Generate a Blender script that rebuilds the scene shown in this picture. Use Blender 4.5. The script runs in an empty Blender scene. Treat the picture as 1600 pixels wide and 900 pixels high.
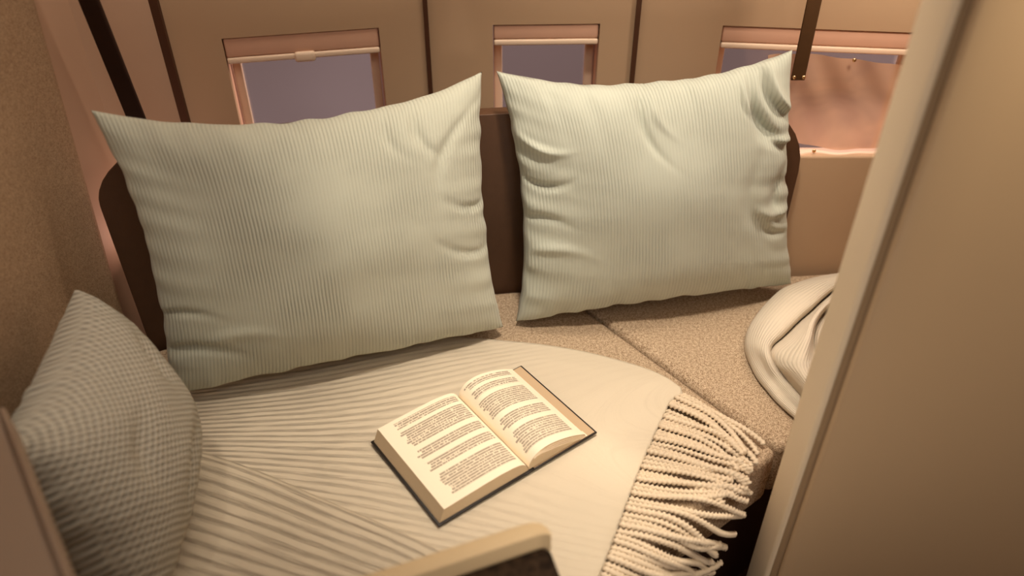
import bpy, bmesh, math, random
from mathutils import Vector, noise, Matrix
random.seed(7)
SC = bpy.context.scene
COL = SC.collection
F, TH, H = 1200.0, math.radians(36), 0.85
CT, ST = math.cos(TH), math.sin(TH)

# ---------------------------------------------------------------- helpers
def ray(u, v):
    a, b = (u-800)/F, (450-v)/F
    return Vector((a, CT+b*ST, -ST+b*CT))
def at_z(u, v, z):
    d = ray(u, v); t = (z-H)/d.z
    return Vector((d.x*t, d.y*t, z))
def at_y(u, v, y):
    d = ray(u, v); t = y/d.y
    return Vector((d.x*t, y, H+d.z*t))
def lin(c):
    return tuple(((x/255)/12.92 if x/255 <= .04045 else ((x/255+.055)/1.055)**2.4) for x in c) + (1,)
def lerp(a, b, t): return a+(b-a)*t
def sstep(a, b, x):
    t = max(0, min(1, (x-a)/(b-a))); return t*t*(3-2*t)

def obj(name, verts, faces, mat=None, parent=None, smooth=True, uvs=None):
    me = bpy.data.meshes.new(name)
    me.from_pydata([tuple(v) for v in verts], [], faces)
    if uvs:
        ul = me.uv_layers.new(name='UVMap')
        for lp in me.loops: ul.data[lp.index].uv = uvs[lp.vertex_index]
    if mat: me.materials.append(mat)
    for p in me.polygons: p.use_smooth = smooth
    o = bpy.data.objects.new(name, me); COL.objects.link(o)
    if parent: o.parent = parent
    return o
def fix_normals(o):
    bm = bmesh.new(); bm.from_mesh(o.data)
    bmesh.ops.recalc_face_normals(bm, faces=bm.faces[:]); bm.to_mesh(o.data); bm.free()
    return o
def empty(name, loc=(0, 0, 0), parent=None):
    o = bpy.data.objects.new(name, None); COL.objects.link(o); o.location = loc
    o.empty_display_size = .05
    if parent: o.parent = parent
    return o
def tag(o, label, cat, group=None):
    o['label'] = label; o['category'] = cat
    if group: o['group'] = group
    return o
def struct(o):
    o['kind'] = 'structure'; return o
def bevel(o, w, seg=3, angle=35):
    m = o.modifiers.new('bevel', 'BEVEL'); m.width = w; m.segments = seg
    m.limit_method = 'ANGLE'; m.angle_limit = math.radians(angle); return o
def prism(name, poly, z0, z1, mat, parent=None, bev=0, seg=3, smooth=True):
    n = len(poly)
    v = [(p[0], p[1], z0) for p in poly]+[(p[0], p[1], z1) for p in poly]
    f = [tuple(range(n-1, -1, -1)), tuple(range(n, 2*n))]
    f += [(i, (i+1) % n, n+(i+1) % n, n+i) for i in range(n)]
    o = fix_normals(obj(name, v, f, mat, parent, smooth))
    if bev: bevel(o, bev, seg)
    elif smooth:
        for p in o.data.polygons: p.use_smooth = False
    return o
def box_frame(name, o0, ax, ay, az, mat, parent=None, bev=0):
    """box from a corner and three edge vectors"""
    o0, ax, ay, az = map(Vector, (o0, ax, ay, az))
    v = [o0, o0+ax, o0+ax+ay, o0+ay]; v += [p+az for p in v]
    f = [(0, 3, 2, 1), (4, 5, 6, 7), (0, 1, 5, 4), (1, 2, 6, 5), (2, 3, 7, 6), (3, 0, 4, 7)]
    o = fix_normals(obj(name, v, f, mat, parent, bool(bev)))
    if bev: bevel(o, bev)
    return o
def grid_faces(nu, nv, off=0, flip=False):
    f = []
    for j in range(nv-1):
        for i in range(nu-1):
            a = off+j*nu+i; q = (a, a+1, a+nu+1, a+nu)
            f.append(q[::-1] if flip else q)
    return f
def polyline(pts, t):
    """smooth interpolation through pts, t in 0..1 by arc length"""
    pts = [Vector(p) for p in pts]
    L = [0]
    for i in range(1, len(pts)): L.append(L[-1]+(pts[i]-pts[i-1]).length)
    d = max(0, min(1, t))*L[-1]
    i = 0
    while i < len(pts)-2 and L[i+1] < d: i += 1
    k = (d-L[i])/(L[i+1]-L[i])
    p1, p2 = pts[i], pts[i+1]
    p0 = pts[i-1] if i > 0 else p1*2-p2
    p3 = pts[i+2] if i+2 < len(pts) else p2*2-p1
    return .5*((2*p1)+(p2-p0)*k+(2*p0-5*p1+4*p2-p3)*k*k+(3*p1-p0-3*p2+p3)*k**3)

# ---------------------------------------------------------------- materials
class N:
    def __init__(s, name, rough=.8, spec=.25):
        s.m = bpy.data.materials.new(name); s.m.use_nodes = True
        s.t = s.m.node_tree; s.b = s.t.nodes['Principled BSDF']
        s.b.inputs['Roughness'].default_value = rough
        s.b.inputs['Specular IOR Level'].default_value = spec
    def n(s, kind, **kw):
        x = s.t.nodes.new(kind)
        for k, v in kw.items():
            if k in x.inputs.keys(): x.inputs[k].default_value = v
            else: setattr(x, k, v)
        return x
    def l(s, a, b): s.t.links.new(a, b)
    def math(s, op, a, b=None, c=None):
        x = s.n('ShaderNodeMath', operation=op)
        for i, q in enumerate((a, b, c)):
            if q is None: continue
            if isinstance(q, (int, float)): x.inputs[i].default_value = q
            else: s.l(q, x.inputs[i])
        return x.outputs[0]
    def mix(s, f, a, b):
        x = s.n('ShaderNodeMix', data_type='RGBA')
        if isinstance(f, (int, float)): x.inputs[0].default_value = f
        else: s.l(f, x.inputs[0])
        for i, q in ((6, a), (7, b)):
            if isinstance(q, tuple): x.inputs[i].default_value = q
            else: s.l(q, x.inputs[i])
        return x.outputs[2]
    def noise(s, scale, coord=None, detail=3, dist=0):
        x = s.n('ShaderNodeTexNoise'); x.inputs['Scale'].default_value = scale
        x.inputs['Detail'].default_value = detail; x.inputs['Distortion'].default_value = dist
        s.l(coord if coord is not None else s.obj(), x.inputs['Vector'])
        return x.outputs['Fac']
    def obj(s):
        return s.n('ShaderNodeTexCoord').outputs['Object']
    def uv(s):
        return s.n('ShaderNodeTexCoord').outputs['UV']
    def sep(s, c):
        x = s.n('ShaderNodeSeparateXYZ'); s.l(c, x.inputs[0]); return x.outputs
    def ramp(s, f, stops, interp='LINEAR'):
        x = s.n('ShaderNodeValToRGB'); x.color_ramp.interpolation = interp
        e = x.color_ramp.elements
        while len(e) < len(stops): e.new(.5)
        for i, (p, c) in enumerate(stops):
            e[i].position = p; e[i].color = c if len(c) == 4 else c+(1,)
        s.l(f, x.inputs[0]); return x.outputs[0]
    def color(s, c):
        if isinstance(c, tuple): s.b.inputs['Base Color'].default_value = c
        else: s.l(c, s.b.inputs['Base Color'])
    def bump(s, h, dist=.002, strength=1.0, prev=None):
        x = s.n('ShaderNodeBump'); x.inputs['Distance'].default_value = dist
        x.inputs['Strength'].default_value = strength; s.l(h, x.inputs['Height'])
        if prev is not None: s.l(prev, x.inputs['Normal'])
        s.l(x.outputs[0], s.b.inputs['Normal']); return x.outputs[0]

def plain(name, c, rough=.6, spec=.3, nz=40, amp=.12, bump=0):
    m = N(name, rough, spec)
    c0 = lin(c); f = m.noise(nz)
    m.color(m.mix(f, tuple(x*(1-amp) for x in c0[:3])+(1,), tuple(min(1, x*(1+amp)) for x in c0[:3])+(1,)))
    if bump: m.bump(m.noise(nz*12), bump, .6)
    return m.m

def corduroy(name, c, ribs, dist=.0016, speck=.5):
    m = N(name, .95, .1)
    m.b.inputs['Sheen Weight'].default_value = .15
    uv = m.uv(); s = m.sep(uv)
    wob = m.noise(9, uv, 2)
    ph = m.math('ADD', m.math('MULTIPLY', s[0], ribs*2*math.pi), m.math('MULTIPLY', wob, 2.2))
    w = m.math('MULTIPLY_ADD', m.math('SINE', ph), .5, .5)
    fz = m.noise(420, uv, 2)
    fad = m.noise(5, uv, 2)                       # pile brushed flat in places
    k = m.ramp(fad, [(.36, (.25, .25, .25)), (.62, (1, 1, 1))])
    hgt = m.math('ADD', m.math('MULTIPLY', m.math('POWER', w, .6), k), m.math('MULTIPLY', fz, speck))
    c0 = lin(c); dk = tuple(x*.70 for x in c0[:3])+(1,)
    valley = m.math('MULTIPLY', m.math('POWER', m.math('SUBTRACT', 1, w), 2.5), m.math('MULTIPLY', k, .75))  # shade between the ribs, darkened into the colour
    base = m.mix(m.math('MULTIPLY', fz, .35), c0, tuple(x*.85 for x in c0[:3])+(1,))
    m.color(m.mix(valley, base, dk))
    m.bump(hgt, dist, .85)
    return m.m

def knit(name, c, nu, nv):
    m = N(name, .95, .1)
    uv = m.uv(); s = m.sep(uv)
    # lattice of rounded stitches, every other one offset
    wob = m.noise(6, uv, 2)
    cx = m.math('COSINE', m.math('MULTIPLY_ADD', s[0], nu*2*math.pi, m.math('MULTIPLY', wob, 4)))
    cy = m.math('COSINE', m.math('MULTIPLY', s[1], nv*2*math.pi))
    h = m.math('MULTIPLY_ADD', m.math('MULTIPLY', cx, cy), .5, .5)
    h = m.math('POWER', h, .7)
    fz = m.noise(300, uv, 2)
    c0 = lin(c)
    m.color(m.mix(h, tuple(x*.58 for x in c0[:3])+(1,), m.mix(fz, c0, tuple(min(1, x*1.25) for x in c0[:3])+(1,))))
    m.bump(m.math('ADD', h, m.math('MULTIPLY', fz, .25)), .0028, .9)
    return m.m

def tweed(name, c1, c2, scale=900, b=.0006):
    m = N(name, .95, .12)
    o = m.obj()
    f = m.noise(scale, o, 2); g = m.noise(scale*.35, o, 2)
    fac = m.ramp(m.math('MULTIPLY_ADD', f, .7, m.math('MULTIPLY', g, .3)), [(.4, (0, 0, 0)), (.6, (1, 1, 1))])
    m.color(m.mix(fac, lin(c1), lin(c2)))
    m.bump(f, b, .9)
    return m.m

def striped_throw(name, c, lines):
    """cream woven throw: thin sunken dark lines across uv.y, fading where uv.x is large"""
    m = N(name, .95, .1)
    m.b.inputs['Sheen Weight'].default_value = .1
    uv = m.uv(); s = m.sep(uv)
    wob = m.noise(14, uv, 3)
    y = m.math('ADD', s[1], m.math('MULTIPLY', wob, 1.5))
    tri = m.math('ABSOLUTE', m.math('SUBTRACT', m.math('FRACT', y), .5))
    line = m.ramp(tri, [(.0, (1, 1, 1)), (.1, (.6, .6, .6)), (.24, (0, 0, 0))])
    brk = m.ramp(m.noise(26, uv, 4), [(.36, (.15, .15, .15)), (.58, (1, 1, 1))])
    fade = m.ramp(s[0], [(.0, (1, 1, 1)), (.3, (.8, .8, .8)), (.55, (.3, .3, .3)), (.75, (.12, .12, .12))])  # lines washed out rightwards, as overexposed by the light there
    k = m.math('MULTIPLY', m.math('MULTIPLY', line, brk), fade)
    fz = m.noise(350, uv, 3)
    c0 = lin(c)
    m.color(m.mix(m.math('MULTIPLY', k, lines), m.mix(fz, tuple(x*.86 for x in c0[:3])+(1,), c0), lin((128, 98, 66))))
    hgt = m.math('ADD', m.math('SUBTRACT', 1, k), m.math('MULTIPLY', fz, .25))
    m.bump(hgt, .0025, .8)
    return m.m

def page_text(name, bands, seed, flip=False):
    m = N(name, .7, .2)
    uv = m.uv(); s = m.sep(uv)
    stops = [(0, (0, 0, 0))]
    for a, b in bands: stops += [(a, (1, 1, 1)), (b, (0, 0, 0))]
    band = m.ramp(s[1], stops, 'CONSTANT')
    nl = 40
    row = m.math('FLOOR', m.math('MULTIPLY', s[1], nl))
    cv = m.n('ShaderNodeCombineXYZ'); m.l(row, cv.inputs[0]); cv.inputs[1].default_value = seed
    wn = m.n('ShaderNodeTexWhiteNoise', noise_dimensions='2D'); m.l(cv.outputs[0], wn.inputs['Vector'])
    start = m.math('MULTIPLY_ADD', wn.outputs['Value'], .07, .12)
    inx = m.math('MULTIPLY', m.math('GREATER_THAN', s[0], start), m.math('LESS_THAN', s[0], .88))
    ln = m.math('LESS_THAN', m.math('ABSOLUTE', m.math('SUBTRACT', m.math('FRACT', m.math('MULTIPLY', s[1], nl)), .5)), .3)
    cc = m.n('ShaderNodeCombineXYZ')
    m.l(m.math('MULTIPLY', s[0], 70), cc.inputs[0]); m.l(m.math('MULTIPLY', row, 3.7), cc.inputs[1]); cc.inputs[2].default_value = seed
    words = m.ramp(m.noise(1.0, cc.outputs[0], 1), [(.36, (0, 0, 0)), (.44, (1, 1, 1))])
    ink = m.math('MULTIPLY', m.math('MULTIPLY', band, inx), m.math('MULTIPLY', ln, words))
    soft = m.math('MULTIPLY', m.math('MULTIPLY', band, inx), .16)
    tot = m.math('MAXIMUM', m.math('MULTIPLY', ink, .68), soft)
    m.color(m.mix(tot, lin((246, 232, 208)), lin((92, 72, 56))))
    return m.m

M = {}
M['mint'] = corduroy('mint_corduroy', (192, 194, 178), 100, .0012)
M['mint_fine'] = corduroy('fine_mint_corduroy', (190, 194, 180), 88, .0009)
M['knit'] = knit('grey_knit', (178, 172, 158), 28, 30)
M['tweed'] = tweed('seat_tweed', (134, 110, 86), (212, 190, 162), 620, .0009)
M['felt'] = tweed('wall_felt', (144, 117, 92), (186, 157, 126), 760, .0014)
M['throw'] = striped_throw('cream_throw', (232, 218, 194), .40)
M['throw_fold'] = striped_throw('cream_throw_fold', (228, 214, 190), .62)
M['fringe'] = plain('cream_fringe', (222, 204, 178), .95, .1, 200, .08, .0004)
M['throw2'] = corduroy('cream_ribbed_throw', (226, 214, 194), 64, .0012)
M['shell'] = plain('brown_leather', (84, 58, 40), .5, .35, 60, .1, .0003)
M['panel'] = plain('cabin_panel', (186, 156, 125), .55, .3, 6, .05)
M['pink'] = plain('cabin_panel_side', (182, 150, 126), .6, .25, 8, .06)
M['reveal'] = plain('window_reveal', (222, 180, 154), .5, .3, 8, .05)
M['blind'] = plain('blind_fabric', (216, 172, 146), .8, .15, 30, .05)
M['rail'] = plain('blind_rail', (238, 212, 186), .4, .4, 20, .05)
M['seam'] = plain('dark_seam', (78, 48, 30), .6, .3, 30, .1)
M['bar'] = plain('dark_strap', (44, 22, 10), .6, .3, 60, .15)
M['strap'] = plain('brown_webbing', (84, 58, 34), .7, .2, 60, .15)
M['part'] = plain('partition_shell', (190, 162, 128), .5, .3, 3, .05)
M['edge'] = plain('partition_edge', (228, 210, 182), .5, .3, 5, .04)
M['groove'] = plain('partition_groove', (146, 122, 94), .6, .2, 5, .04)
M['ledge'] = plain('ledge_beige', (150, 130, 112), .55, .3, 5, .04)
M['lip'] = plain('lip_cream', (216, 192, 152), .5, .3, 8, .04)
M['stone'] = tweed('dark_stone', (36, 27, 20), (62, 48, 36), 120, .0001)
M['base'] = plain('seat_base', (52, 34, 22), .7, .2, 10, .1)
M['floor'] = tweed('carpet', (52, 36, 26), (72, 52, 38), 300, .001)
M['ceil'] = plain('ceiling_beige', (170, 140, 110), .7, .2, 4, .04)
M['paper'] = plain('paper', (238, 222, 196), .8, .15, 20, .04)
M['cover'] = plain('black_cover', (26, 18, 14), .45, .4, 60, .2)
M['endp'] = plain('endpaper', (196, 170, 138), .7, .2, 20, .04)
M['pageL'] = page_text('printed_page', [(.07, .30), (.35, .45), (.50, .60), (.65, .84), (.88, .96)], 3)
M['pageR'] = page_text('printed_page_right', [(.07, .30), (.35, .47), (.53, .74), (.79, .87), (.91, .965)], 11)
# layered page edges
m = N('page_edges', .8, .15)
z = m.sep(m.obj())[2]
w = m.math('MULTIPLY_ADD', m.math('SINE', m.math('MULTIPLY', z, 5200)), .5, .5)
m.color(m.mix(w, lin((190, 166, 132)), lin((232, 214, 184)))); M['pages'] = m.m
# brass
m = N('brass', .25, .5); m.b.inputs['Metallic'].default_value = 1; m.color(lin((226, 188, 140))); M['brass'] = m.m
# window pane: thin glass
m = N('pane', .1)
tr = m.n('ShaderNodeBsdfTransparent'); tr.inputs[0].default_value = (.93, .9, .88, 1)
gl = m.n('ShaderNodeBsdfGlossy'); gl.inputs['Roughness'].default_value = .12
mx = m.n('ShaderNodeMixShader'); mx.inputs[0].default_value = .07
m.l(tr.outputs[0], mx.inputs[1]); m.l(gl.outputs[0], mx.inputs[2])
m.l(mx.outputs[0], m.t.nodes['Material Output'].inputs['Surface']); M['glass'] = m.m
# sheer screen
m = N('sheer', .7)
tr = m.n('ShaderNodeBsdfTransparent'); tr.inputs[0].default_value = (.95, .8, .7, 1)
df = m.n('ShaderNodeBsdfDiffuse'); df.inputs[0].default_value = lin((222, 182, 152))
tl = m.n('ShaderNodeBsdfTranslucent'); tl.inputs[0].default_value = lin((232, 190, 160))
m1 = m.n('ShaderNodeMixShader'); m1.inputs[0].default_value = .4
m2 = m.n('ShaderNodeMixShader')
f = m.ramp(m.noise(7, None, 2, 1.5), [(.3, (.62, .62, .62)), (.7, (.9, .9, .9))]); m.l(f, m2.inputs[0])
m.l(df.outputs[0], m1.inputs[1]); m.l(tl.outputs[0], m1.inputs[2])
m.l(tr.outputs[0], m2.inputs[1]); m.l(m1.outputs[0], m2.inputs[2])
m.l(m2.outputs[0], m.t.nodes['Material Output'].inputs['Surface']); M['sheer'] = m.m

# ---------------------------------------------------------------- layout constants (bench top is z = 0)
FLOOR = -.45
E1, E2 = Vector((.8, .6)), Vector((-.6, .8))         # along and into the bench
K = Vector((.392, .768))                             # front corner of the long cushion at the seam
BACK = [(-.70, .93), (-.614, .992), (-.52, 1.048), (-.38, 1.098), (-.2, 1.138), (0, 1.168), (.3, 1.196), (.75, 1.242)]
def back_y(x):                                       # front face of the backrest: its left end wraps forward
    for (x0, y0), (x1, y1) in zip(BACK, BACK[1:]):
        if x <= x1: return y0+(y1-y0)*(x-x0)/(x1-x0)
    return BACK[-1][1]

# ---------------------------------------------------------------- room shell
struct(prism('floor', [(-1.5, -1.2), (1.6, -1.2), (1.6, 1.7), (-1.5, 1.7)], FLOOR-.05, FLOOR, M['floor']))
struct(prism('ceiling', [(-1.5, -1.2), (1.6, -1.2), (1.6, 1.7), (-1.5, 1.7)], 1.55, 1.6, M['ceil']))
struct(box_frame('wall_front', (-1.5, -1.2, FLOOR), (3.1, 0, 0), (0, .04, 0), (0, 0, 2.0), M['panel']))
struct(box_frame('wall_right', (1.56, -1.2, FLOOR), (.04, 0, 0), (0, 2.9, 0), (0, 0, 2.0), M['panel']))

# side wall: felt panel with rounded rear edge, then a smooth recessed stretch to the corner
wl = [(-.66, -.1), (-.630, -.1), (-.630, .5), (-.630, .86), (-.630, .935), (-.634, .95), (-.646, .958), (-.66, .958)]
o = prism('wall_left', wl, FLOOR, 1.5, M['felt']); struct(o); bevel(o, .006, 2, 20)
for v in o.data.vertices:
    if v.co.y > .9: v.co.y += .155*max(v.co.z, -.1)-.012
struct(box_frame('wall_left_rear', (-.68, .93, FLOOR), (.034, 0, 0), (0, .22, 0), (0, 0, 1.95), M['pink'])).name = 'wall_left.001'
struct(box_frame('wall_left_far', (-1.5, -1.2, FLOOR), (.04, 0, 0), (0, 2.9, 0), (0, 0, 2.0), M['panel'])).name = 'wall_left.002'

# back wall: four facets of cabin lining; plan points
cA = Vector((-.646, 1.15)); cB = Vector((-.571, 1.26))
def plan(u, y):  # plan point on a wall seam seen at v = 60
    d = ray(u, 60); return Vector((d.x*y/d.y, y))
cB = plan(253, 1.27); cC = plan(668, 1.37); cD = plan(993, 1.385); cE = plan(1640, 1.30)
def facet_point(p, q, u, v):
    """where the view ray meets the vertical plane over p-q: (distance along, height)"""
    d = ray(u, v); e = (q-p).normalized(); n = Vector((-e.y, e.x))
    t = p.dot(n)/(d.x*n.x+d.y*n.y)
    w = Vector((d.x*t, d.y*t)); return (w-p).dot(e), H+d.z*t
def facet(name, p, q, holes, mat, depth=.02):
    """wall panel over plan line p-q with rectangular openings (s0,s1,z0,z1)"""
    e = (q-p).normalized(); L = (q-p).length
    n = Vector((e.y, -e.x))                       # towards the room
    xs = sorted({0, L, *[h[0] for h in holes], *[h[1] for h in holes]})
    zs = sorted({FLOOR, 1.55, *[h[2] for h in holes], *[h[3] for h in holes]})
    V, Fc, idx = [], [], {}
    def vid(x, z, d):
        k = (round(x, 5), round(z, 5), d)
        if k not in idx:
            idx[k] = len(V); w = p+e*x-n*d; V.append((w.x, w.y, z))
        return idx[k]
    def hole(x, z): return any(h[0] < x < h[1] and h[2] < z < h[3] for h in holes)
    for i in range(len(xs)-1):
        for j in range(len(zs)-1):
            if hole((xs[i]+xs[i+1])/2, (zs[j]+zs[j+1])/2): continue
            for d in (0, depth):
                Fc.append([vid(xs[i], zs[j], d), vid(xs[i+1], zs[j], d), vid(xs[i+1], zs[j+1], d), vid(xs[i], zs[j+1], d)])
    for s0, s1, z0, z1 in holes:
        for a, b in (((s0, z0), (s1, z0)), ((s1, z0), (s1, z1)), ((s1, z1), (s0, z1)), ((s0, z1), (s0, z0))):
            Fc.append([vid(*a, 0), vid(*b, 0), vid(*b, depth), vid(*a, depth)])
    o = fix_normals(obj(name, V, Fc, mat, None, False)); return struct(o)
facet('wall_back', cA, cB, [], M['pink'])
def window(name, wall_name, p, q, img, blind_drop, extra=None):
    """img: pixel positions of the opening: top-left, top-right, then lower glass height"""
    (u0, v0), (u1, v1) = img
    s0, z0 = facet_point(p, q, u0, v0); s1, z1 = facet_point(p, q, u1, v1)
    zt = (z0+z1)/2; zb = zt-.36
    facet(wall_name, p, q, [(s0, s1, zb, zt)], M['panel'])
    e = (q-p).normalized(); n = Vector((e.y, -e.x))
    def P(s, d, z): w = p+e*s-n*d; return Vector((w.x, w.y, z))
    e3 = Vector((e.x, e.y, 0)); n3 = Vector((n.x, n.y, 0)); up = Vector((0, 0, 1))
    root = empty(name, P((s0+s1)/2, .02, zb)); struct(root)
    inv = Matrix.Translation(-root.location)
    def part(o):
        o.data.transform(inv); o.parent = root; return o
    W = s1-s0; g = .0015
    # reveal: four splayed sides behind the lining
    dp = .055
    for nm, a, b, c in (('reveal', P(s0, .0205, zb), -e3*.012, up*(zt-zb)), ('reveal', P(s1, .0205, zb), e3*.012, up*(zt-zb)),
                        ('reveal', P(s0, .0205, zt), up*.012, e3*W), ('sill', P(s0, .0205, zb), -up*.012, e3*W)):
        part(box_frame(nm, a, b, -n3*dp, c, M['reveal']))
    # inner frame
    fw = .016
    part(box_frame('frame', P(s0+g, .05, zb+g), e3*fw, -n3*.012, up*(zt-zb-2*g), M['rail'], bev=.003))
    part(box_frame('frame', P(s1-g, .05, zb+g), -e3*fw, -n3*.012, up*(zt-zb-2*g), M['rail'], bev=.003))
    part(box_frame('glass_pane', P(s0+g, .066, zb+g), e3*(W-2*g), -n3*.002, up*(zt-zb-2*g), M['glass']))
    # blind: pleated cassette, bottom rail and pull tab
    zc = zt-blind_drop
    bl = part(box_frame('blind', P(s0+g, .003, zc), e3*(W-2*g), -n3*.018, up*(blind_drop-g), M['blind'], bev=.003))
    def sub(o): o.data.transform(inv); o.parent = bl; return o
    sub(box_frame('blind_rail', P(s0+g, .001, zc-.011), e3*(W-2*g), -n3*.024, up*.0105, M['rail'], bev=.003))
    if extra: sub(box_frame('pull_tab', P((s0+s1)/2-.018, -.003, zc-.016), e3*.036, -n3*.02, up*.018, M['rail'], bev=.005))
    return root, P, (s0, s1, zb, zt)
window('window_1', 'wall_back.001', cB, cC, ((345, 58), (592, 46)), .034, True)
window('window_2', 'wall_back.002', cC, cD, ((770, 40), (938, 36)), .027)
w3, P3, r3 = window('window_3', 'wall_back.003', cD, cE, ((1130, 38), (1450, 54)), .03)

struct(prism('wall_back_low', [(.45, 1.2405), (1.2, 1.2405), (1.2, 1.28), (.45, 1.28)], FLOOR, .237, M['panel'], None, .004)).name = 'wall_back.004'
# dark seams between the facets
for i, (c, w) in enumerate(((cB, .021), (cC, .0075), (cD, .0085))):
    struct(prism('trim_%d' % (i+1), [(c.x-w/2, c.y-.006), (c.x+w/2, c.y-.006), (c.x+w/2, c.y+.012), (c.x-w/2, c.y+.012)], FLOOR+.3, 1.5, M['seam']))
# leaning dark bar beside the corner
b0, b1 = at_y(219, 205, 1.10), at_y(100, -90, 1.06)
dirb = (b1-b0).normalized(); wv = Vector((.027, 0, 0))
o = box_frame('trim_4', b0-wv/2-dirb*.1, wv, (0, .008, 0), dirb*(b1-b0).length+dirb*.3, M['bar'], bev=.002); struct(o)

# ---------------------------------------------------------------- bench cushions
def cushion(name, poly, mat, label):
    o = prism(name, poly, -.106, 0, mat, None, .014, 4)
    tag(o, label, 'seat cushion', 'tweed bench cushions'); return o
S_s = (back_y(.09)-.006-K.y)/.8
S = K+E2*S_s
g = E1*.002
Kl, Sl, Kr, Sr = K-g, S-g, K+g, S+g
Fl = Kl-E1*1.02
cushion('seat_cushion', [Kl, Sl]+[(x, back_y(x)-.004) for x in (0, -.2, -.38, -.52, -.61)]+[(-.626, .97), (-.626, .16), Fl], M['tweed'],
        'long beige tweed bench cushion under the fringed throw and open book')
Rr = Kr+E1*.42
cushion('seat_cushion', [Kr, Rr, (Rr.x, back_y(Rr.x)-.004), Sr], M['tweed'],
        'beige tweed bench cushion right of the seam, under the crumpled ribbed throw')
pb = [(Kl-E1*.03+E2*.05), (Kl-E1*.9+E2*.05), (-.6, .3), (-.6, .95), (-.5, 1.0), (.6, back_y(.6)-.03), (Kr+E1*.3+E2*.05)]
bench = empty('bench_seat', (0, .8, FLOOR)); tag(bench, 'dark brown bench shell with a low leather backrest behind the mint pillows', 'bench')
prism('plinth', [(p[0], p[1]-.8) for p in pb], 0, -.1065-FLOOR, M['base'], bench, .004)

# ---------------------------------------------------------------- backrest shell
def backrest():
    x0, x1, top, th = -.612, .506, .350, .028
    prof = [(x0+.004, -.10), (x0+.002, 0)]
    r = .075
    for k in range(9):
        a = math.pi-k*math.pi/2/8
        prof.append((x0+r+r*math.cos(a), top-r+r*math.sin(a)))
    xa, r2 = x0+r, .13
    for k in range(1, 20): prof.append((lerp(xa, x1-r2, k/20), top))
    for k in range(9):
        a = math.pi/2-k*math.pi/2/8
        prof.append((x1-r2+r2*math.cos(a), top-r2+r2*math.sin(a)))
    prof += [(x1, 0), (x1, -.10)]
    # vertical strips so that the plan can bend
    left = [q for q in prof if q[0] <= xa+1e-6]
    xs = sorted({round(q[0], 5) for q in prof})
    def topz(x):
        if x < xa: return top-r+math.sqrt(max(0, r*r-(xa-x)**2))
        if x > x1-r2: return top-r2+math.sqrt(max(0, r2*r2-(x-x1+r2)**2))
        return top
    xs = [x for x in xs if x >= x0]
    V, Fc = [], []
    for x in xs:
        y = back_y(x); z = topz(x)
        V += [(x, y, -.1), (x, y, z), (x, y+th, z), (x, y+th, -.1)]
    for i in range(len(xs)-1):
        a = i*4
        for k in range(4): Fc.append((a+k, a+4+k, a+4+(k+1) % 4, a+(k+1) % 4))
    Fc += [(0, 1, 2, 3), tuple(len(V)-4+k for k in (3, 2, 1, 0))]
    V = [(x, y-.8, z-FLOOR) for x, y, z in V]
    o = fix_normals(obj('backrest', V, Fc, M['shell'], bench)); bevel(o, .005, 3, 50)
backrest()

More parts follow.
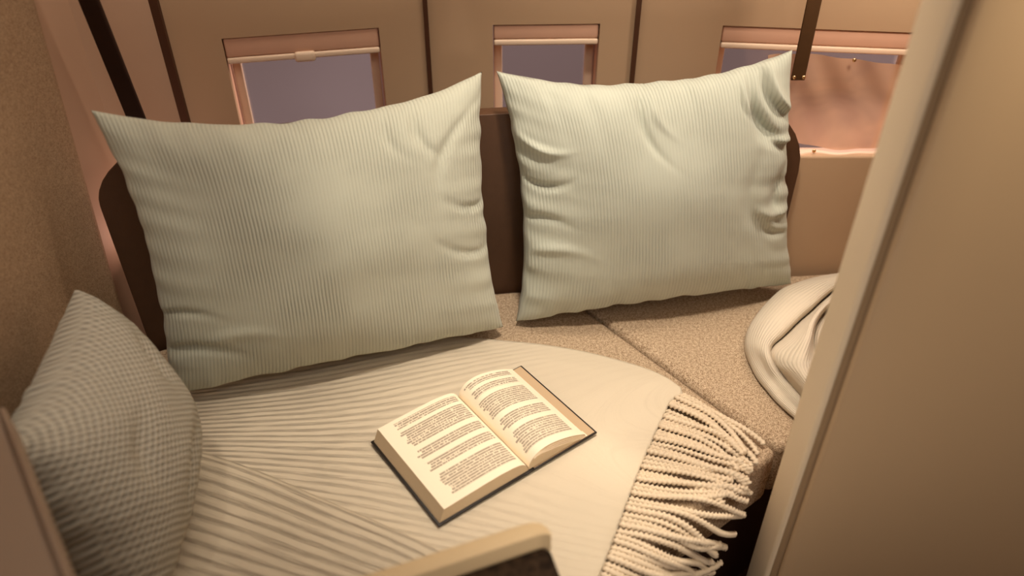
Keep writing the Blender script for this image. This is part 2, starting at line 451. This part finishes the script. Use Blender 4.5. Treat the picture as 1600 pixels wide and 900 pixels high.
# ---------------------------------------------------------------- pillows
def pillow(name, c, k, tf, tb, mat, label, cat, group=None, dents=(), seed=0, nu=150, nv=120, puck=.006, corner=.5, uvrot=False, lump=.006):
    """c: TL, TR, BR, BL corners in space; k: edge pull-in top,right,bottom,left"""
    TL, TR, BR, BL = [Vector(p) for p in c]
    nrm = ((TR-BL).cross(TL-BR)).normalized()
    if nrm.y > 0 and abs(nrm.y) > .3: nrm = -nrm
    if name == 'knitted_cushion' and nrm.x < 0: nrm = -nrm
    kt, kr, kb, kl = k
    def base(s, t):
        kx = kr if s > 0 else kl; ky = kt if t > 0 else kb
        s2 = s*(1-kx*(1-abs(t)**2.2)); t2 = t*(1-ky*(1-abs(s)**2.2))
        a, b = (s2+1)/2, (t2+1)/2
        return BL*(1-a)*(1-b)+BR*a*(1-b)+TR*a*b+TL*(1-a)*b
    def thick(s, t):
        q = max(0, (1-s*s))*max(0, (1-t*t))
        return q**.42
    V, Fc, UV = [], [], []
    def disp(s, t, side):
        q = thick(s, t)
        h = (tf if side else tb)*q
        ds, dt = 1-abs(s), 1-abs(t)
        def pn(x, y): return noise.noise(Vector((x, y, seed*3.3+side)))
        w = pn(s*1.7+3, t*1.7)*lump*1.5*q
        # gathers along the four seams
        w += puck*pn(t*9+s*2, 5+seed)*math.exp(-ds/.16)*min(1, ds/.02)*min(1, dt/.25)
        w += puck*pn(s*10+t*2, 9+seed)*math.exp(-dt/.16)*min(1, dt/.02)*min(1, ds/.25)
        if side:
            for (s0, t0, ang, ln, wd, dep) in dents:
                ca, sa = math.cos(math.radians(ang)), math.sin(math.radians(ang))
                x, y = s-s0, t-t0
                al, ac = x*ca+y*sa, -x*sa+y*ca
                ac += .25*al*al/ln
                w += dep*math.exp(-(al/ln)**2-(ac/wd)**2)*min(1, ds/.03)*min(1, dt/.03)
        return h+w*(1 if side else .5)
    for side in (1, 0):
        for j in range(nv):
            t = -math.cos(math.pi*j/(nv-1))*.35+(2*j/(nv-1)-1)*.65
            for i in range(nu):
                s = -math.cos(math.pi*i/(nu-1))*.35+(2*i/(nu-1)-1)*.65
                p = base(s, t)
                # uneven seam outline
                edge = max(abs(s), abs(t))
                if edge > .9:
                    f = (edge-.9)/.1*min(1, min(2-abs(s)-abs(t), .2)/.2)
                    p += (base(0, 0)-p).normalized()*.004*f*noise.noise(Vector((s*7, t*7, seed+.5)))
                h = disp(s, t, side)
                V.append(p+nrm*(h if side else -h)); 
                a, b = (s+1)/2, (t+1)/2
                UV.append((b, a) if uvrot else (a, b))
    Fc = grid_faces(nu, nv)+grid_faces(nu, nv, nu*nv, True)
    o = obj(name, V, Fc, mat, None, True, UV)
    bm = bmesh.new(); bm.from_mesh(o.data)
    bmesh.ops.remove_doubles(bm, verts=bm.verts[:], dist=.0002)
    bmesh.ops.recalc_face_normals(bm, faces=bm.faces[:])
    bm.to_mesh(o.data); bm.free()
    tag(o, label, cat, group); return o

pillow('pillow', [at_y(142, 172, .925), at_y(753, 112, 1.135), at_z(786, 511, .022), at_z(262, 616, .03)],
       (.2, .07, .03, .09), .085, .035, M['mint'],
       'larger mint green corduroy pillow on the left, standing on the cream throw', 'pillow', 'mint corduroy pillows',
       dents=[(.55, .8, 100, .18, .03, -.008), (.38, .84, 95, .15, .03, -.007), (.72, .62, 60, .25, .04, -.006), (-.9, -.32, 5, .14, .03, -.010),
              (-.85, -.6, 0, .18, .04, -.012), (-.6, -.52, 3, .2, .05, .004), (.9, .1, 170, .15, .03, -.008), (.86, -.25, 165, .2, .03, -.006), (.1, -.1, 20, .3, .2, .006)], seed=1)
pillow('pillow', [at_y(776, 111, 1.14), at_y(1238, 78, 1.188), at_z(1236, 443, .02), at_z(806, 502, .012)],
       (.16, .06, .06, .1), .085, .012, M['mint_fine'],
       'mint green ribbed pillow on the right with a creased top corner', 'pillow', 'mint corduroy pillows',
       dents=[(.74, .52, 122, .26, .045, -.034), (.86, .40, 155, .16, .035, .020), (.64, .66, 112, .24, .03, .012), (.88, .72, 120, .2, .03, .014), (.80, .72, 116, .22, .03, -.014), (.60, .72, 108, .2, .02, -.008),
              (-.12, .72, 95, .25, .025, -.010), (-.02, .8, 100, .16, .025, .006), (-.86, .5, 160, .14, .03, .010), (-.88, .2, 175, .14, .03, -.012), (-.9, -.05, 5, .14, .03, -.01),
              (-.85, -.3, 5, .2, .04, .006), (.84, -.05, 80, .22, .05, -.012), (.86, -.22, 175, .14, .04, .01), (.8, -.38, 150, .14, .04, -.01), (.62, -.1, 95, .35, .06, -.006)], seed=5, puck=.009)
# knitted cushion leaning on the side wall
pillow('knitted_cushion', [Vector((-.515, .515, .275)), Vector((-.572, .812, .258)), Vector((-.475, .765, .028)), Vector((-.415, .45, .028))],
       (.1, .05, .05, .06), .105, .05, M['knit'],
       'grey knitted cushion in the lower left corner leaning on the side wall', 'cushion',
       dents=[(.45, .35, 70, .3, .12, -.012), (-.1, -.45, 30, .35, .12, -.014), (-.5, .2, 60, .25, .1, -.008)], seed=9, nu=110, nv=110, puck=.006)

# ---------------------------------------------------------------- fringed throw
NB = Vector((.6, -.8))
def drape(p, lift=.006):
    """lay a flat plan point on the bench; past the front edge it bends down"""
    p = Vector((p[0], p[1])); d = (p-K).dot(NB)-.0
    r = .04+lift
    d0 = -.022
    if d <= d0: return Vector((p.x, p.y, lift))
    q = p-NB*(d-d0); s = d-d0
    if s < r*math.pi/2:
        a = s/r; return Vector((q.x+NB.x*r*math.sin(a), q.y+NB.y*r*math.sin(a), lift-r*(1-math.cos(a))))
    return Vector((q.x+NB.x*r, q.y+NB.y*r, lift-r-(s-r*math.pi/2)))
TOPB = [(-.6, .90), (-.42, .98), (-.165, 1.018), (0, 1.006), (.107, .984), (.195, .95), (.243, .921), (.268, .892)]
RB = [(.268, .892), (.266, .876), (.248, .862), (.232, .833), (.18, .725), (.112, .565), (.068, .465)]
LB = [(-.6, .90), (-.6, .6), (-.6, .3)]
BB = [(-.6, .3), (-.35, .30), (-.1, .40), (.068, .465)]
throw_nu, throw_nv = 150, 130
def stripe_w(x, y):
    slope = .28-.52*sstep(.95, .62, y)
    return y-slope*(x+.3)
V, UV = [], []
for j in range(throw_nv):
    t = j/(throw_nv-1)
    for i in range(throw_nu):
        s = i/(throw_nu-1)
        top, bot, lf, rt = (polyline(c_, q) for c_, q in ((TOPB, s), (BB, s), (LB, t), (RB, t)))
        c00, c10, c01, c11 = (Vector(q) for q in (TOPB[0], TOPB[-1], BB[0], BB[-1]))
        p = top*(1-t)+bot*t+lf*(1-s)+rt*s-(c00*(1-t)*(1-s)+c10*(1-t)*s+c01*t*(1-s)+c11*t*s)
        q = drape(p, .007)
        # soft undulation away from the border
        q.z += max(0, .004*noise.noise(Vector((p.x*5, p.y*7, 1)))+.003)*min(1, min(s, 1-s, t, 1-t)/.08)
        V.append(q); UV.append(((p.x+.6)/.9, stripe_w(p.x, p.y)/.0118))
throw = obj('throw_blanket', V, grid_faces(throw_nu, throw_nv, 0, True), M['throw'], None, True, UV)
m_ = throw.modifiers.new('thickness', 'SOLIDIFY'); m_.thickness = .005; m_.offset = -1
tag(throw, 'cream woven throw with long twisted fringe spread over the bench under the book', 'blanket')
# folded-over layer in the lower left
OT = [(-.60, .80), (-.467, .762), (-.36, .722), (-.26, .675), (-.17, .632), (-.09, .590), (-.04, .555)]
OB = [(-.60, .32), (-.45, .32), (-.36, .33), (-.26, .36), (-.2, .38), (-.1, .42), (-.04, .45)]
V, UV = [], []
for j in range(60):
    t = j/59
    for i in range(110):
        s = i/109
        a, b = polyline(OT, s), polyline(OB, s)
        p = a*(1-t)+b*t
        q = drape(p, .016)
        q.z += .004*sstep(0, .06, t)*sstep(1, .8, s)-.007*sstep(.9, 1, s)-.007*sstep(.04, 0, t)
        q.z += .002*noise.noise(Vector((p.x*6, p.y*6, 4)))
        w = (a.y-p.y)*.86+.10*s*t
        V.append(q); UV.append(((p.x+.6)/1.3, w/.0172))
fo = obj('folded_layer', V, grid_faces(110, 60, 0, True), M['throw_fold'], throw, True, UV)
m_ = fo.modifiers.new('thickness', 'SOLIDIFY'); m_.thickness = .005; m_.offset = -1

# twisted fringe cords
def cord(path, r, twist, parent):
    n = len(path); k = 8; V, Fc = [], []
    for i, p in enumerate(path):
        tg = (path[min(i+1, n-1)]-path[max(i-1, 0)]).normalized()
        up = Vector((0, 0, 1)) if abs(tg.z) < .9 else Vector((NB.x, NB.y, 0))
        sd = tg.cross(up).normalized(); up = sd.cross(tg)
        ph = i*twist
        end = .55 if i in (0, n-1) else 1
        for c_ in range(k):
            a = 2*math.pi*c_/k
            rr = r*end*(1+.42*math.cos(2*(a-ph)))
            V.append(p+sd*rr*math.cos(a)+up*rr*math.sin(a))
    for i in range(n-1):
        for c_ in range(k):
            d = (c_+1) % k
            Fc.append((i*k+c_, i*k+d, (i+1)*k+d, (i+1)*k+c_))
    Fc.append(tuple(range(k-1, -1, -1))); Fc.append(tuple(range((n-1)*k, n*k)))
    return obj('fringe_cord', V, Fc, M['fringe'], parent)
NC = 54
rnd = random.Random(21)
for i in range(NC):
    t = .035+.965*i/(NC-1)
    st = polyline(RB, t)
    if t < .42:                                   # upper cords sweep down the bench together
        k = t/.42; ang = lerp(-34, -14, min(1, k*1.3)); bend = lerp(-56, -4, k**1.3); ln = lerp(.158, .140, k)
    else:                                         # lower ones part from them and fall over the front edge
        k = (t-.42)/.58; ang = lerp(-12, -14, k); bend = lerp(10, 6, k); ln = lerp(.155, .27, min(1, k*1.5))
    cl = math.sin(i*1.05+.6*math.sin(i*.37))       # neighbouring cords bunch in twos and threes
    ang += rnd.uniform(-3, 3); bend += 11*cl+rnd.uniform(-7, 7); ln *= rnd.uniform(.86, 1.05)
    p = Vector((st.x, st.y)); path = []; steps = 90
    lift0 = .0052+(i % 3)*.0022; wv_ = rnd.uniform(0, 6)
    for s_ in range(steps):
        q = s_/(steps-1)
        a = math.radians(ang+bend*q**1.3+14*math.sin(q*6+wv_)*q)
        if s_: p = p+Vector((math.cos(a), math.sin(a)))*ln/(steps-1)
        path.append(drape(p, lift0+.003*math.exp(-q*6)+.003*math.sin(q*7+wv_)*q+.003*q))
    cord(path, .0039*rnd.uniform(.92, 1.1), .80*ln/.15, throw)

# ---------------------------------------------------------------- open book
bo = Vector((.0245, .7135)) + E2*.0905      # spine centre in plan
book = empty('open_book', (bo.x, bo.y, .0135)); book.rotation_euler = (0, 0, math.atan2(.6, .8))
tag(book, 'open hardback book with dark cover lying on the cream throw', 'book')
HB = .0915
def slab(name, x0, x1, y0, y1, z0, z1, mat, parent, bev=.0006):
    return box_frame(name, (x0, y0, z0), (x1-x0, 0, 0), (0, y1-y0, 0), (0, 0, z1-z0), mat, parent, bev)
slab('cover', -.150, -.008, -HB, HB, 0, .003, M['cover'], book)
slab('cover', .008, .1248, -HB, HB, 0, .003, M['cover'], book)
slab('spine', -.0078, .0078, -HB, HB, -.0005, .0022, M['cover'], book)
slab('endpaper', .0085, .1216, -HB+.0022, HB-.0022, .0031, .0037, M['endp'], book, 0)['label'] = 'tan inside of the right cover'
hp = .088
def block(prof, nm):
    n = len(prof)
    V = [(x, -hp, z) for x, z in prof]+[(x, hp, z) for x, z in prof]
    Fc = [tuple(range(n)), tuple(range(2*n-1, n-1, -1))]+[(i, n+i, n+(i+1) % n, (i+1) % n) for i in range(n)]
    return fix_normals(obj(nm, V, Fc, M['pages'], book, False))
def curve2(pts, n):
    return [polyline([(x, z, 0) for x, z in pts], i/(n-1)).to_2d()[:] for i in range(n)]
left_top = curve2([(-.0006, .008), (-.006, .017), (-.018, .0235), (-.045, .0265), (-.09, .0258), (-.138, .0238)], 40)
right_top = curve2([(.0006, .008), (.004, .018), (.016, .0285), (.036, .0315), (.06, .027), (.084, .0185), (.103, .009)], 40)
pbl = block([(-.0006, .0036)]+left_top+[(-.1465, .0032)], 'page_block')
pbr = block([(.0006, .0042)]+right_top+[(.106, .0042)], 'page_block')
def sheet(curve, mat, rev, par):
    V, UV = [], []; n = len(curve)
    for y, v_ in ((-hp, 0), (hp, 1)):
        for i, (x, z) in enumerate(curve):
            V.append((x, y, z+.0004)); u_ = i/(n-1)
            UV.append((1-u_ if rev else u_, v_))
    return obj('page', V, grid_faces(n, 2, 0, rev), mat, par, True, UV)
sheet(left_top, M['pageL'], True, pbl); sheet(right_top, M['pageR'], False, pbr)
# a few loose leaves fanned under the right page
for k_ in range(3):
    cv = [(x, z-(.0035+.0032*k_)*sstep(.0, .04, x)) for x, z in right_top[6:]]
    cv = [(x+.0015*(k_+1)*sstep(.05, .1, x), max(z, .0046+.0003*k_)) for x, z in cv]
    n = len(cv)
    V = [(x, -hp-.0006*(k_+1), z) for x, z in cv]+[(x, -hp+.01, z) for x, z in cv]
    obj('loose_page', V, grid_faces(n, 2), M['paper'], pbr)

# ---------------------------------------------------------------- crumpled ribbed throw on the right
def crumple():
    """heaped cloth: outer rolled hem, a deep valley, an inner lobe and a second fold"""
    def P(u, v, z): return at_z(u, v, z)
    # rows run from the outer border to behind the partition; each row is a polyline of plan points + heights
    rows = [
        [(1325, 431, .006), (1280, 437, .006), (1222, 457, .006), (1180, 500, .006), (1166, 538, .006), (1178, 578, .006), (1204, 614, .006), (1242, 652, .006), (1268, 672, .006)],
        [(1325, 428, .03), (1282, 434, .03), (1226, 453, .03), (1184, 497, .028), (1170, 536, .024), (1182, 574, .018), (1207, 610, .014), (1244, 648, .012), (1270, 668, .012)],
        [(1325, 432, .05), (1290, 438, .052), (1240, 462, .052), (1200, 503, .05), (1184, 538, .042), (1193, 568, .03), (1213, 602, .02), (1250, 641, .016), (1274, 660, .015)],
        [(1327, 440, .055), (1300, 446, .058), (1256, 478, .058), (1218, 515, .055), (1198, 541, .05), (1203, 568, .042), (1220, 594, .028), (1254, 634, .02), (1276, 652, .018)],
        [(1328, 444, .05), (1303, 449, .05), (1262, 484, .048), (1224, 520, .044), (1203, 542, .04), (1206, 566, .036), (1224, 592, .026), (1257, 630, .02), (1278, 648, .018)],
        [(1328, 446, .03), (1304, 452, .014), (1263, 488, .010), (1225, 523, .010), (1204, 545, .012), (1207, 565, .022), (1227, 590, .02), (1259, 627, .018), (1280, 645, .018)],
        [(1330, 452, .05), (1306, 460, .05), (1268, 494, .048), (1232, 527, .044), (1208, 548, .034), (1210, 566, .03), (1232, 588, .034), (1262, 622, .032), (1282, 640, .03)],
        [(1332, 458, .062), (1300, 466, .066), (1270, 496, .068), (1246, 530, .064), (1222, 552, .052), (1222, 568, .048), (1240, 586, .05), (1266, 616, .045), (1284, 634, .04)],
        [(1334, 462, .066), (1296, 472, .072), (1272, 500, .078), (1262, 532, .078), (1252, 560, .07), (1250, 572, .066), (1256, 586, .062), (1272, 610, .054), (1286, 628, .05)],
        [(1336, 466, .06), (1294, 476, .06), (1273, 502, .06), (1267, 532, .06), (1266, 556, .06), (1268, 572, .06), (1272, 586, .058), (1280, 606, .054), (1290, 624, .05)],
        [(1338, 470, .05), (1300, 482, .034), (1276, 508, .034), (1270, 534, .036), (1272, 552, .046), (1278, 570, .052), (1284, 584, .054), (1290, 602, .052), (1296, 620, .05)],
        [(1345, 476, .064), (1312, 488, .064), (1290, 512, .064), (1284, 536, .062), (1288, 554, .06), (1294, 570, .06), (1298, 584, .058), (1302, 600, .054), (1306, 616, .05)],
        [(1365, 486, .06), (1340, 500, .06), (1322, 520, .06), (1318, 540, .058), (1318, 556, .056), (1318, 570, .054), (1318, 584, .05), (1318, 598, .048), (1318, 612, .046)],
        [(1390, 500, .008), (1370, 515, .008), (1350, 530, .008), (1345, 545, .008), (1342, 556, .008), (1340, 570, .008), (1338, 584, .008), (1334, 598, .008), (1330, 612, .008)],
    ]
    R = [[P(*q) for q in r] for r in rows]
    nv, nu = 110, 100
    V, UV = [], []
    cols = []
    for i in range(nu):
        s = i/(nu-1)
        c_ = []
        for r in R:
            x = s*(len(r)-1); a = min(int(x), len(r)-2); k = x-a
            p0, p1, p2, p3 = r[max(a-1, 0)], r[a], r[a+1], r[min(a+2, len(r)-1)]
            c_.append(.5*((2*p1)+(p2-p0)*k+(2*p0-5*p1+4*p2-p3)*k*k+(3*p1-p0-3*p2+p3)*k**3))
        cols.append(c_)
    for j in range(nv):
        y = j/(nv-1)*(len(R)-1); a = min(int(y), len(R)-2); k = y-a
        for i in range(nu):
            c_ = cols[i]
            p0, p1, p2, p3 = c_[max(a-1, 0)], c_[a], c_[a+1], c_[min(a+2, len(R)-1)]
            p = .5*((2*p1)+(p2-p0)*k+(2*p0-5*p1+4*p2-p3)*k*k+(3*p1-p0-3*p2+p3)*k**3)
            p.z = max(p.z+.002*noise.noise(p*25), .004)
            V.append(p); UV.append((j/(nv-1), i/(nu-1)))
    o = obj('crumpled_throw', V, grid_faces(nu, nv, 0, True), M['throw2'], None, True, UV)
    m_ = o.modifiers.new('thickness', 'SOLIDIFY'); m_.thickness = .003; m_.offset = -1
    return tag(o, 'crumpled cream ribbed throw heaped on the bench beside the partition', 'blanket')
crumple()

# ---------------------------------------------------------------- right partition
part_root = empty('suite_partition', (.5, .62, FLOOR))
tag(part_root, 'tall beige curved partition with a pale edge strip on the right', 'partition')
def pprism(nm, poly, mat, bev=0):
    o = prism(nm, [(x-.5, y-.62) for x, y in poly], 0, 1.85, mat, part_root, bev); return o
pprism('edge_strip', [(.352, .682), (.3555, .637), (.361, .6335), (.372, .634), (.374, .690)], M['edge'], .004)
pprism('groove', [(.3605, .6325), (.3645, .6285), (.374, .6285), (.374, .6335)], M['groove'])
face = [(.3665, .6275), (.370, .6222)]
for k_ in range(17):
    q = k_/16; face.append((.385+q*.6, .6195+.02*math.sin(q*math.pi)-.10*q*q))
face += [(.985, .60), (.7, .69), (.376, .69), (.376, .6285)]
pprism('panel', face, M['part'])
for p in part_root.children[-1].data.polygons: p.use_smooth = len(p.vertices) == 4
bevel(part_root.children[-1], .002, 2, 30)

# ---------------------------------------------------------------- tray console in the foreground
tr_c = at_z(848, 808, .2); tr_l = at_z(548, 905, .2); tr_r = at_z(884, 905, .2)
ex = Vector((tr_c.x-tr_l.x, tr_c.y-tr_l.y)).normalized(); ey = Vector((tr_c.x-tr_r.x, tr_c.y-tr_r.y)).normalized()
C0 = Vector((tr_c.x, tr_c.y))
cons = empty('console_table', (C0.x-.06, C0.y-.20, FLOOR))
tag(cons, 'dark-topped console with raised cream lip at the bottom edge of the view', 'table')
def cpoly(pts): return [(C0+ex*a+ey*b)-Vector((cons.location.x, cons.location.y)) for a, b in pts]
z0 = -FLOOR
prism('table_top', cpoly([(-.42, -.019), (-.006, -.019), (.001, -.026), (.004, -.24), (-.42, -.24)]), z0+.135, z0+.178, M['stone'], cons, .002)
lip = [(-.425, .0), (-.022, 0), (-.012, -.0012), (-.004, -.005), (.0005, -.0115), (.003, -.020), (.0025, -.0235), (-.003, -.0195), (-.012, -.0182), (-.425, -.0182)]
prism('lip', cpoly(lip), z0+.13, z0+.2, M['lip'], cons, .003)
pd = [(-.03, -.17), (.06, -.17), (.06, -.28), (-.03, -.28)]
prism('pedestal', [(-.005, -.05), (.075, -.05), (.075, .05), (-.005, .05)], 0, z0+.1345, M['ledge'], cons, .004)

# side ledge, lower left
lg = [(-.631, .70)] + [tuple(at_z(u, v, .34)[:2]) for u, v in ((-26, 600), (-4, 640), (96, 905), (166, 1090))] + [(-.631, .23)]
led = empty('side_ledge', (-.55, .45, .30)); tag(led, 'beige ledge in the near left corner in front of the knitted cushion', 'ledge')
prism('ledge_body', [(x+.55, y-.45) for x, y in lg], 0, .04, M['ledge'], led, .004)
e0, e1_ = Vector(lg[2]), Vector(lg[4]); dn = (e1_-e0).normalized(); nn = Vector((-dn.y, dn.x))
if nn.x < 0: nn = -nn
off = Vector((.55, -.45))
a_, b_ = e0+off, e1_+off
prism('edge_trim', [a_+nn*.0002, b_+nn*.0002, b_+nn*.006, a_+nn*.006], 0, .042, M['ledge'], led, .003)

# ---------------------------------------------------------------- strap and sheer screen by the third window
s_top, s_bot = at_y(1283, -60, 1.248), at_y(1247, 124, 1.248)
strap = empty('hanging_strap', s_bot); tag(strap, 'dark brown strap with brass studs hanging in front of the right window', 'strap')
L = s_top-s_bot
box_frame('webbing', Vector((-.0115, 0, -.002)), (.023, 0, 0), (0, .004, 0), L+Vector((0, 0, .25)), M['strap'], strap, .001)
def stud(parent, loc, r, nm='stud'):
    bm = bmesh.new(); bmesh.ops.create_uvsphere(bm, u_segments=14, v_segments=8, radius=r)
    for v in bm.verts: v.co.y *= .6
    me = bpy.data.meshes.new(nm); bm.to_mesh(me); bm.free(); me.materials.append(M['brass'])
    for p in me.polygons: p.use_smooth = True
    o = bpy.data.objects.new(nm, me); COL.objects.link(o); o.parent = parent; o.location = loc; return o
for dx in (-.008, .008): stud(strap, (dx, -.0015, .004), .0034)

def sheer():
    yv = 1.262
    top = [at_y(u, v, yv) for u, v in ((1200, 86), (1260, 84), (1330, 92), (1420, 104), (1500, 112))]
    bot = [at_y(u, v, yv) for u, v in ((1200, 205), (1262, 228), (1330, 232), (1420, 230), (1500, 230))]
    nu, nv = 60, 30; V = []
    for j in range(nv):
        t = j/(nv-1)
        for i in range(nu):
            s = i/(nu-1)
            p = polyline(top, s)*(1-t)+polyline(bot, s)*t
            p.y += .004*math.sin(s*14+t*5)*(.3+t)+.003*math.sin(s*31-t*7)
            V.append(p)
    o = obj('sheer_screen', V, grid_faces(nu, nv), M['sheer'])
    tag(o, 'sheer pinkish screen hung across the right window beside the strap', 'screen')
    for u, v in ((1335, 94), (1272, 236)):
        p = at_y(u, v, yv-.008); stud(o, p, .0035, 'clip')
    return o
sheer()

# ---------------------------------------------------------------- light
def area(name, loc, target, size, power, color, shape='DISK', sy=None):
    d = bpy.data.lights.new(name, 'AREA'); d.energy = power; d.color = color; d.size = size; d.shape = shape
    if sy: d.size_y = sy
    o = bpy.data.objects.new(name, d); COL.objects.link(o); o.location = loc
    o.rotation_euler = (Vector(target)-Vector(loc)).to_track_quat('-Z', 'Y').to_euler(); return o
def spot(name, loc, target, power, color, ang, blend, rad):
    d = bpy.data.lights.new(name, 'SPOT'); d.energy = power; d.color = color
    d.spot_size = math.radians(ang); d.spot_blend = blend; d.shadow_soft_size = rad
    o = bpy.data.objects.new(name, d); COL.objects.link(o); o.location = loc
    o.rotation_euler = (Vector(target)-Vector(loc)).to_track_quat('-Z', 'Y').to_euler(); return o
spot('reading_light', (.09, .70, 1.40), (.12, .96, .12), 54, (1, .865, .705), 56, 1, .05)
area('ceiling_fill', (.1, -.1, 1.45), (.1, .9, .1), 1.0, 6, (1, .88, .77))
spot('partition_light', (.80, .40, 1.22), (.60, .62, .5), 6, (1, .85, .66), 80, 1, .05)
spot('partition_downlight', (.60, .47, .98), (.47, .625, .55), 7.5, (1, .84, .60), 100, 1, .03)
area('wall_glow', (-.05, 1.1, 1.35), (0, 1.37, .45), 1.0, 5.6, (1, .86, .69), 'RECTANGLE', .06)  # unseen strip added to brighten the back wall
area('corner_glow', (-.57, 1.11, .15), (-.62, 1.05, .5), .06, .16, (1, .62, .5))  # unseen lamp added behind the backrest for a pink glow on the wall
spot('side_light', (-.47, .60, 1.15), (-.63, .72, .25), 8, (1, .86, .70), 40, .5, .03)
area('dusk_light', (.9, 2.3, 1.1), (-.1, 1.38, .38), .5, 40, (1, .78, .70))
area('bench_front_fill', (.24, .12, .22), (.34, .72, -.05), .15, .9, (1, .86, .72))  # added fill, no real fitting: lifts the dark bench front corner
area('sheer_fill', (.64, 1.08, .78), (.62, 1.26, .25), .12, 2.0, (1, .84, .68))  # added fill on the room side, brightens the sheer screen

w = bpy.data.worlds.new('World'); SC.world = w; w.use_nodes = True
nt = w.node_tree; bg = nt.nodes['Background']
tc = nt.nodes.new('ShaderNodeTexCoord'); nz = nt.nodes.new('ShaderNodeTexNoise'); nz.inputs['Scale'].default_value = 3
rp = nt.nodes.new('ShaderNodeValToRGB')
rp.color_ramp.elements[0].position = .3; rp.color_ramp.elements[0].color = lin((120, 100, 98))
rp.color_ramp.elements[1].position = .7; rp.color_ramp.elements[1].color = lin((144, 123, 123))
nt.links.new(tc.outputs['Generated'], nz.inputs['Vector']); nt.links.new(nz.outputs['Fac'], rp.inputs[0])
nt.links.new(rp.outputs[0], bg.inputs[0]); bg.inputs[1].default_value = 1.0

# ---------------------------------------------------------------- camera
cd = bpy.data.cameras.new('camera'); cam = bpy.data.objects.new('camera', cd); COL.objects.link(cam)
cam.location = (0, 0, H); cam.rotation_euler = (math.pi/2-TH, 0, 0)
cd.sensor_width = 36; cd.lens = 36*F/1600; cd.clip_start = .02
cd.dof.use_dof = True; cd.dof.focus_distance = 1.22; cd.dof.aperture_fstop = 2.0
SC.camera = cam
SC.view_settings.view_transform = 'Standard'
SC.view_settings.look = 'None'
SC.view_settings.exposure = 0
